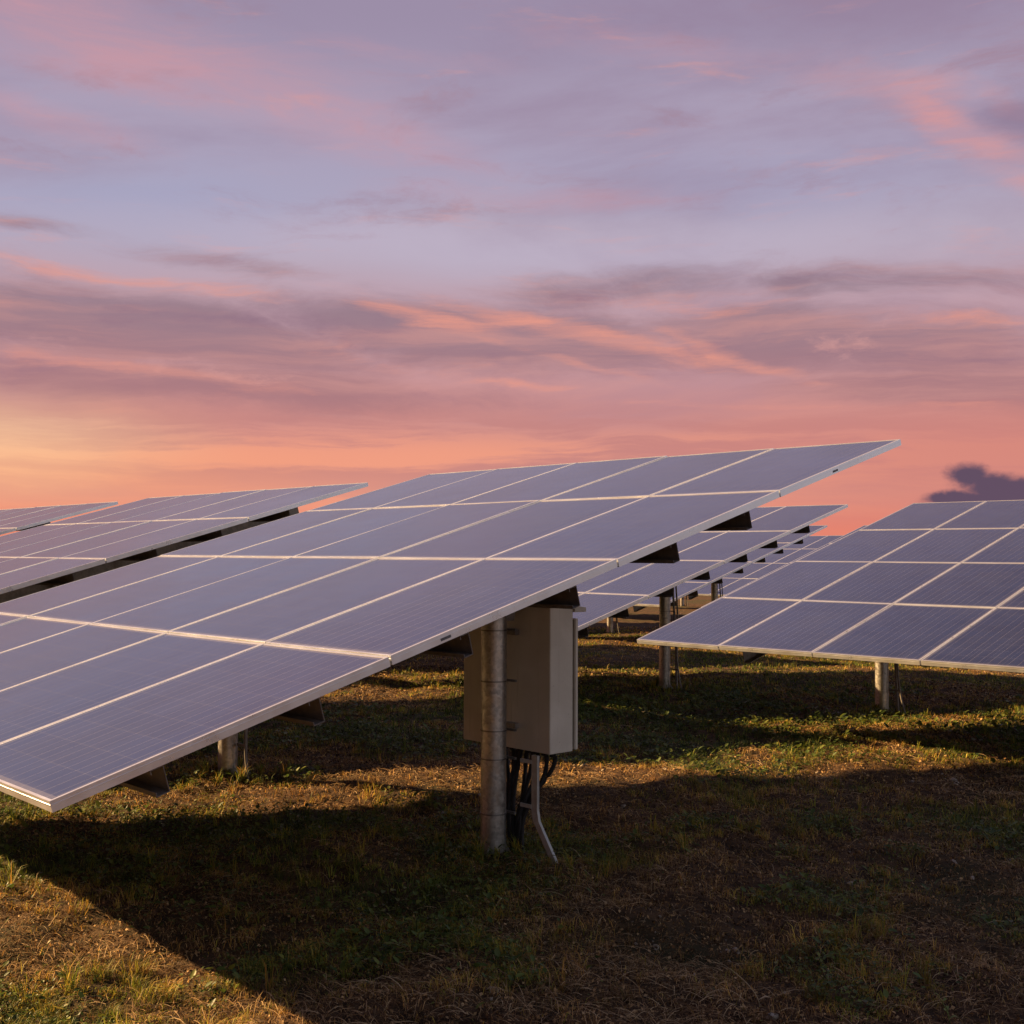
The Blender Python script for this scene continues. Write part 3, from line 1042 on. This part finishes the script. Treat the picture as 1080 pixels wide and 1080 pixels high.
blades('green_grass', 620000, 3.2, 30, (0.018, 0.070), (0.0016, 0.0040), (0.3, 1.3), pal_green,
       lambda g_: np.clip((g_ - 0.36) / 0.22, 0.06, 1.0), M_GRASS, 'short patchy green and yellowing grass')
blades('dry_grass', 380000, 3.2, 30, (0.015, 0.05), (0.0011, 0.0028), (0.4, 1.3), pal_dry,
       lambda g_: np.clip((0.72 - g_) / 0.28, 0.25, 1.0), M_STRAW, 'dead brown grass between the green patches')


def straw():
    n = 150000
    x, y, d = scatter(n, 3.2, 22, 32, 1.7)
    gr = greenness(x, y)
    dens = fbm(x * 1.7 + 30, y * 1.7 + 4, 3)
    keep = RNG.random(n) < np.clip((0.66 - gr) / 0.25, 0.08, 1) * np.clip((dens - 0.33) / 0.25, 0.15, 1)
    x, y, d = x[keep], y[keep], d[keep]
    n = len(x)
    L = RNG.uniform(0.02, 0.13, n) * RNG.uniform(0.5, 1.3, n)
    flow = fbm(x * 0.8, y * 0.8, 2) * 6.0
    a = flow + RNG.normal(0, 1.5, n)
    cv = RNG.normal(0, 0.2, n)
    w = RNG.uniform(0.0008, 0.0022, n) * np.maximum(1, d / 6)
    P = []
    cx, cy = x.copy(), y.copy()
    zb = gz(x, y) + RNG.uniform(0.004, 0.030, n)
    dz = RNG.normal(0, 0.16, n)
    for k_ in range(4):
        t = k_ / 3
        P.append((cx.copy(), cy.copy(), zb + dz * L * t + 0.1 * L * np.sin(t * np.pi)))
        aa = a + cv * (t - 0.5)
        cx = cx + np.cos(aa) * L / 3; cy = cy + np.sin(aa) * L / 3
    V = []
    for k_, (px, py, pz) in enumerate(P):
        aa = a + cv * (k_ / 3 - 0.5) + np.pi / 2
        ww = w * (0.5, 0.5, 0.45, 0.25)[k_]
        V.append(np.stack([px + np.cos(aa) * ww, py + np.sin(aa) * ww, pz], 1))
        V.append(np.stack([px - np.cos(aa) * ww, py - np.sin(aa) * ww, pz + ww * 0.8], 1))
    V = np.stack(V, 1).reshape(-1, 3)
    k0 = np.arange(n) * 8
    F4 = np.concatenate([np.stack([k0 + 2 * i, k0 + 2 * i + 1, k0 + 2 * i + 3, k0 + 2 * i + 2], 1) for i in range(3)])
    C = mixc([(0.10, 0.054, 0.024), (0.22, 0.125, 0.055), (0.38, 0.245, 0.12), (0.56, 0.41, 0.23)], RNG.random(n) ** 1.3)
    C = np.repeat(C, 8, 0)
    me = leaf_mesh('straw_litter', V, np.zeros((0, 3), int), F4, C, M_STRAW)
    tag(link('straw_litter', me), 'flattened straw and dead stalks littering the ground', None, None, 'stuff')


straw()


def litter():
    n = 190000
    x, y, d = scatter(n, 3.2, 18, 32, 1.5)
    gr = greenness(x, y)
    keep = RNG.random(n) < np.clip((0.75 - gr) / 0.3, 0.25, 1)
    x, y, d = x[keep], y[keep], d[keep]; n = len(x)
    s = (RNG.uniform(0.003, 0.011, n) * np.maximum(1, d / 7))[:, None]
    nrm = RNG.normal(0, 1, (n, 3)); nrm[:, 2] = np.abs(nrm[:, 2]) + 0.5
    nrm /= np.linalg.norm(nrm, axis=1)[:, None]
    a = RNG.normal(0, 1, (n, 3))
    e1 = np.cross(nrm, a); e1 /= np.linalg.norm(e1, axis=1)[:, None]
    e2 = np.cross(nrm, e1)
    c0 = np.stack([x, y, gz(x, y) + RNG.uniform(0.002, 0.022, n)], 1)
    asp = RNG.uniform(0.3, 0.8, (n, 1))
    V = np.stack([c0 - e1 * s, c0 - e2 * s * asp + nrm * s * .3, c0 + e1 * s * RNG.uniform(.6, 1.3, (n, 1)), c0 + e2 * s * asp], 1).reshape(-1, 3)
    k0 = np.arange(n) * 4
    C = mixc([(0.030, 0.017, 0.009), (0.09, 0.045, 0.019), (0.24, 0.13, 0.05), (0.50, 0.33, 0.16)], RNG.random(n) ** 1.4)
    me = leaf_mesh('leaf_litter', V, np.zeros((0, 3), int), np.stack([k0, k0 + 1, k0 + 2, k0 + 3], 1), np.repeat(C, 4, 0), M_STRAW)
    tag(link('leaf_litter', me), 'crumbled dead leaves and thatch over the soil', None, None, 'stuff')


litter()
blades('tall_grass_tufts', 150000, 3.4, 24, (0.05, 0.14), (0.0020, 0.0042), (0.15, 0.9), pal_green,
       lambda g_: np.clip((g_ - 0.44) / 0.12, 0.0, 1.0), M_GRASS, 'taller upright grass tufts scattered over the field', tuft=True)


def weeds():
    n = 230000
    x, y, d = scatter(n, 3.2, 16, 32, 1.5)
    gr = greenness(x, y)
    r_, u_ = ru(x, y)
    patch = fbm(x * 1.1 + 70, y * 1.1 + 20, 3)
    pr = 0.9 * np.clip((patch - 0.36) / 0.15, 0, 1) * np.clip((gr - 0.46) / 0.10, 0, 1)
    pr = np.maximum(pr, 0.9 * np.exp(-(((u_ - 1.5) / 0.8) ** 2 + ((r_ + 2.6) / 1.5) ** 2)) * (patch > 0.4))
    pr = np.maximum(pr, 1.0 * np.exp(-(((u_ - 2.85) / 0.28) ** 2 + ((r_ + 0.85) / 0.45) ** 2)))
    keep = RNG.random(n) < pr
    x, y, d = x[keep], y[keep], d[keep]; n = len(x)
    z = gz(x, y) + RNG.uniform(0.003, 0.06, n) * (0.5 + vnoise(x * 9, y * 9))
    s = RNG.uniform(0.0035, 0.0105, n) * (1 + 1.1 * (RNG.random(n) < 0.18)) * np.maximum(1, d / 7)
    a = RNG.uniform(0, 2 * np.pi, n)
    tl = RNG.uniform(-0.2, 0.9, n)
    f = np.stack([np.cos(a) * np.cos(tl), np.sin(a) * np.cos(tl), np.sin(tl)], 1)
    sd = np.stack([-np.sin(a), np.cos(a), RNG.uniform(-.4, .4, n)], 1)
    nn = np.cross(f, sd)
    b0 = np.stack([x, y, z], 1); s = s[:, None]
    V = np.stack([b0, b0 + f * s * .7 + sd * s * .62 + nn * s * .15, b0 + f * s * 1.5 + sd * s * .5 + nn * s * .05, b0 + f * s * 2.1 - nn * s * .2,
                  b0 + f * s * 1.5 - sd * s * .5 + nn * s * .05, b0 + f * s * .7 - sd * s * .62 + nn * s * .15], 1).reshape(-1, 3)
    k_ = np.arange(n) * 6
    F4 = np.concatenate([np.stack([k_, k_ + 1, k_ + 2, k_ + 3], 1), np.stack([k_, k_ + 3, k_ + 4, k_ + 5], 1)])
    C = mixc([(0.16, 0.17, 0.030), (0.085, 0.120, 0.022), (0.040, 0.070, 0.018)], RNG.random(n)) * RNG.uniform(.7, 1.3, (n, 1))
    me = leaf_mesh('low_weeds', V, np.zeros((0, 3), int), F4, np.repeat(C, 6, 0), M_LEAF)
    tag(link('low_weeds', me), 'low broad leaved weeds creeping over the soil', None, None, 'stuff')


weeds()


def stones():
    import bmesh
    bm = bmesh.new()
    bmesh.ops.create_icosphere(bm, subdivisions=2, radius=1)
    bv = np.array([v.co[:] for v in bm.verts]); bf = np.array([[v.index for v in f.verts] for f in bm.faces])
    bm.free()
    n = 900
    x, y, d = scatter(n, 3.3, 14, 30, 1.5)
    gr = greenness(x, y)
    keep = RNG.random(n) < np.clip((0.60 - gr) / 0.2, 0.03, 1) * np.clip((fbm(x * 1.5 + 5, y * 1.5, 2) - 0.42) / 0.15, 0.05, 1)
    x, y = x[keep], y[keep]; n = len(x)
    V, F = [], []
    for i in range(n):
        s = 0.004 + 0.020 * RNG.random() ** 3.2
        off = RNG.normal(0, 0.18, (4, 3))
        v = bv.copy()
        for q_ in off: v += 0.6 * np.sin(bv @ (q_ * 14)[:, None]) * q_ * 2
        ang = RNG.uniform(0, 6.28); c_, s_ = math.cos(ang), math.sin(ang)
        v = v * (s * np.array([1.0, RNG.uniform(.6, .9), RNG.uniform(.45, .75)]))
        v = v @ np.array([[c_, s_, 0], [-s_, c_, 0], [0, 0, 1]])
        V.append(v + [x[i], y[i], float(gz(x[i], y[i])) + s * 0.35]); F.append(bf + i * len(bv))
    V, F = np.concatenate(V), np.concatenate(F)
    me = leaf_mesh('loose_stones', V, F, np.zeros((0, 4), int), np.full((len(V), 3), 0.3), M_STONE)
    tag(link('loose_stones', me), 'small pale stones and clods scattered in the dry litter', None, None, 'stuff')


stones()


# a few taller single stalks
def stalk(x, y, h, bend, leaves, green, label):
    root = bpy.data.objects.new('weed_stalk', None)
    COL.objects.link(root)
    root.location = (x, y, float(gz(x, y)))
    m_ = M_WG if green else M_WD
    b_ = MB()
    pts = [(bend[0] * t * t, bend[1] * t * t, h * t - 0.01) for t in [i / 9 for i in range(10)]]
    b_.tube(pts, [0.0026 * (1 - 0.7 * i / 9) for i in range(10)], 6)
    link('stem', b_.mesh('stem', m_, smooth=True), root)
    for k_ in range(leaves):
        t = 0.15 + 0.8 * k_ / max(1, leaves)
        p = Vector((bend[0] * t * t, bend[1] * t * t, h * t))
        a = k_ * 2.3
        f = Vector((math.cos(a), math.sin(a), 0.55)) * h * (0.30 - 0.12 * t)
        sd = Vector((-math.sin(a), math.cos(a), 0.1)) * 0.006
        l_ = MB()
        l_.v = [tuple(p - sd * .4), tuple(p + sd * .4), tuple(p + f * .5 + sd), tuple(p + f * .5 - sd), tuple(p + f * 1.0 - Vector((0, 0, 0.02)))]
        l_.f = [(0, 1, 2, 3), (3, 2, 4)]; l_.mi = [0, 0]
        link('leaf', l_.mesh('leaf', m_), root)
    tag(root, label, 'weed', None)
    return root


M_WG = mat_plain('green_stalk', (0.13, 0.17, 0.03), 0.6)
M_WD = mat_plain('straw_stalk', (0.36, 0.27, 0.15), 0.7)
stalk(3.35, 13.45, 0.26, (-0.14, 0.0), 7, True, 'tall green weed in the shade just left of the right table post')
stalk(0.94, 4.45, 0.17, (-0.16, 0.04), 1, False, 'long dry bent grass stalk in the dark litter of the foreground')
stalk(1.62, 4.36, 0.13, (-0.06, 0.0), 5, True, 'bright green sprig at the bottom right corner of the field')
stalk(-0.62, 7.0, 0.16, (0.03, 0.0), 6, True, 'leafy green weed in the sunlit strip left of the near post')
stalk(-1.95, 7.15, 0.15, (0.05, 0.0), 6, True, 'leafy weed on the sunlit grass in front of the second post')
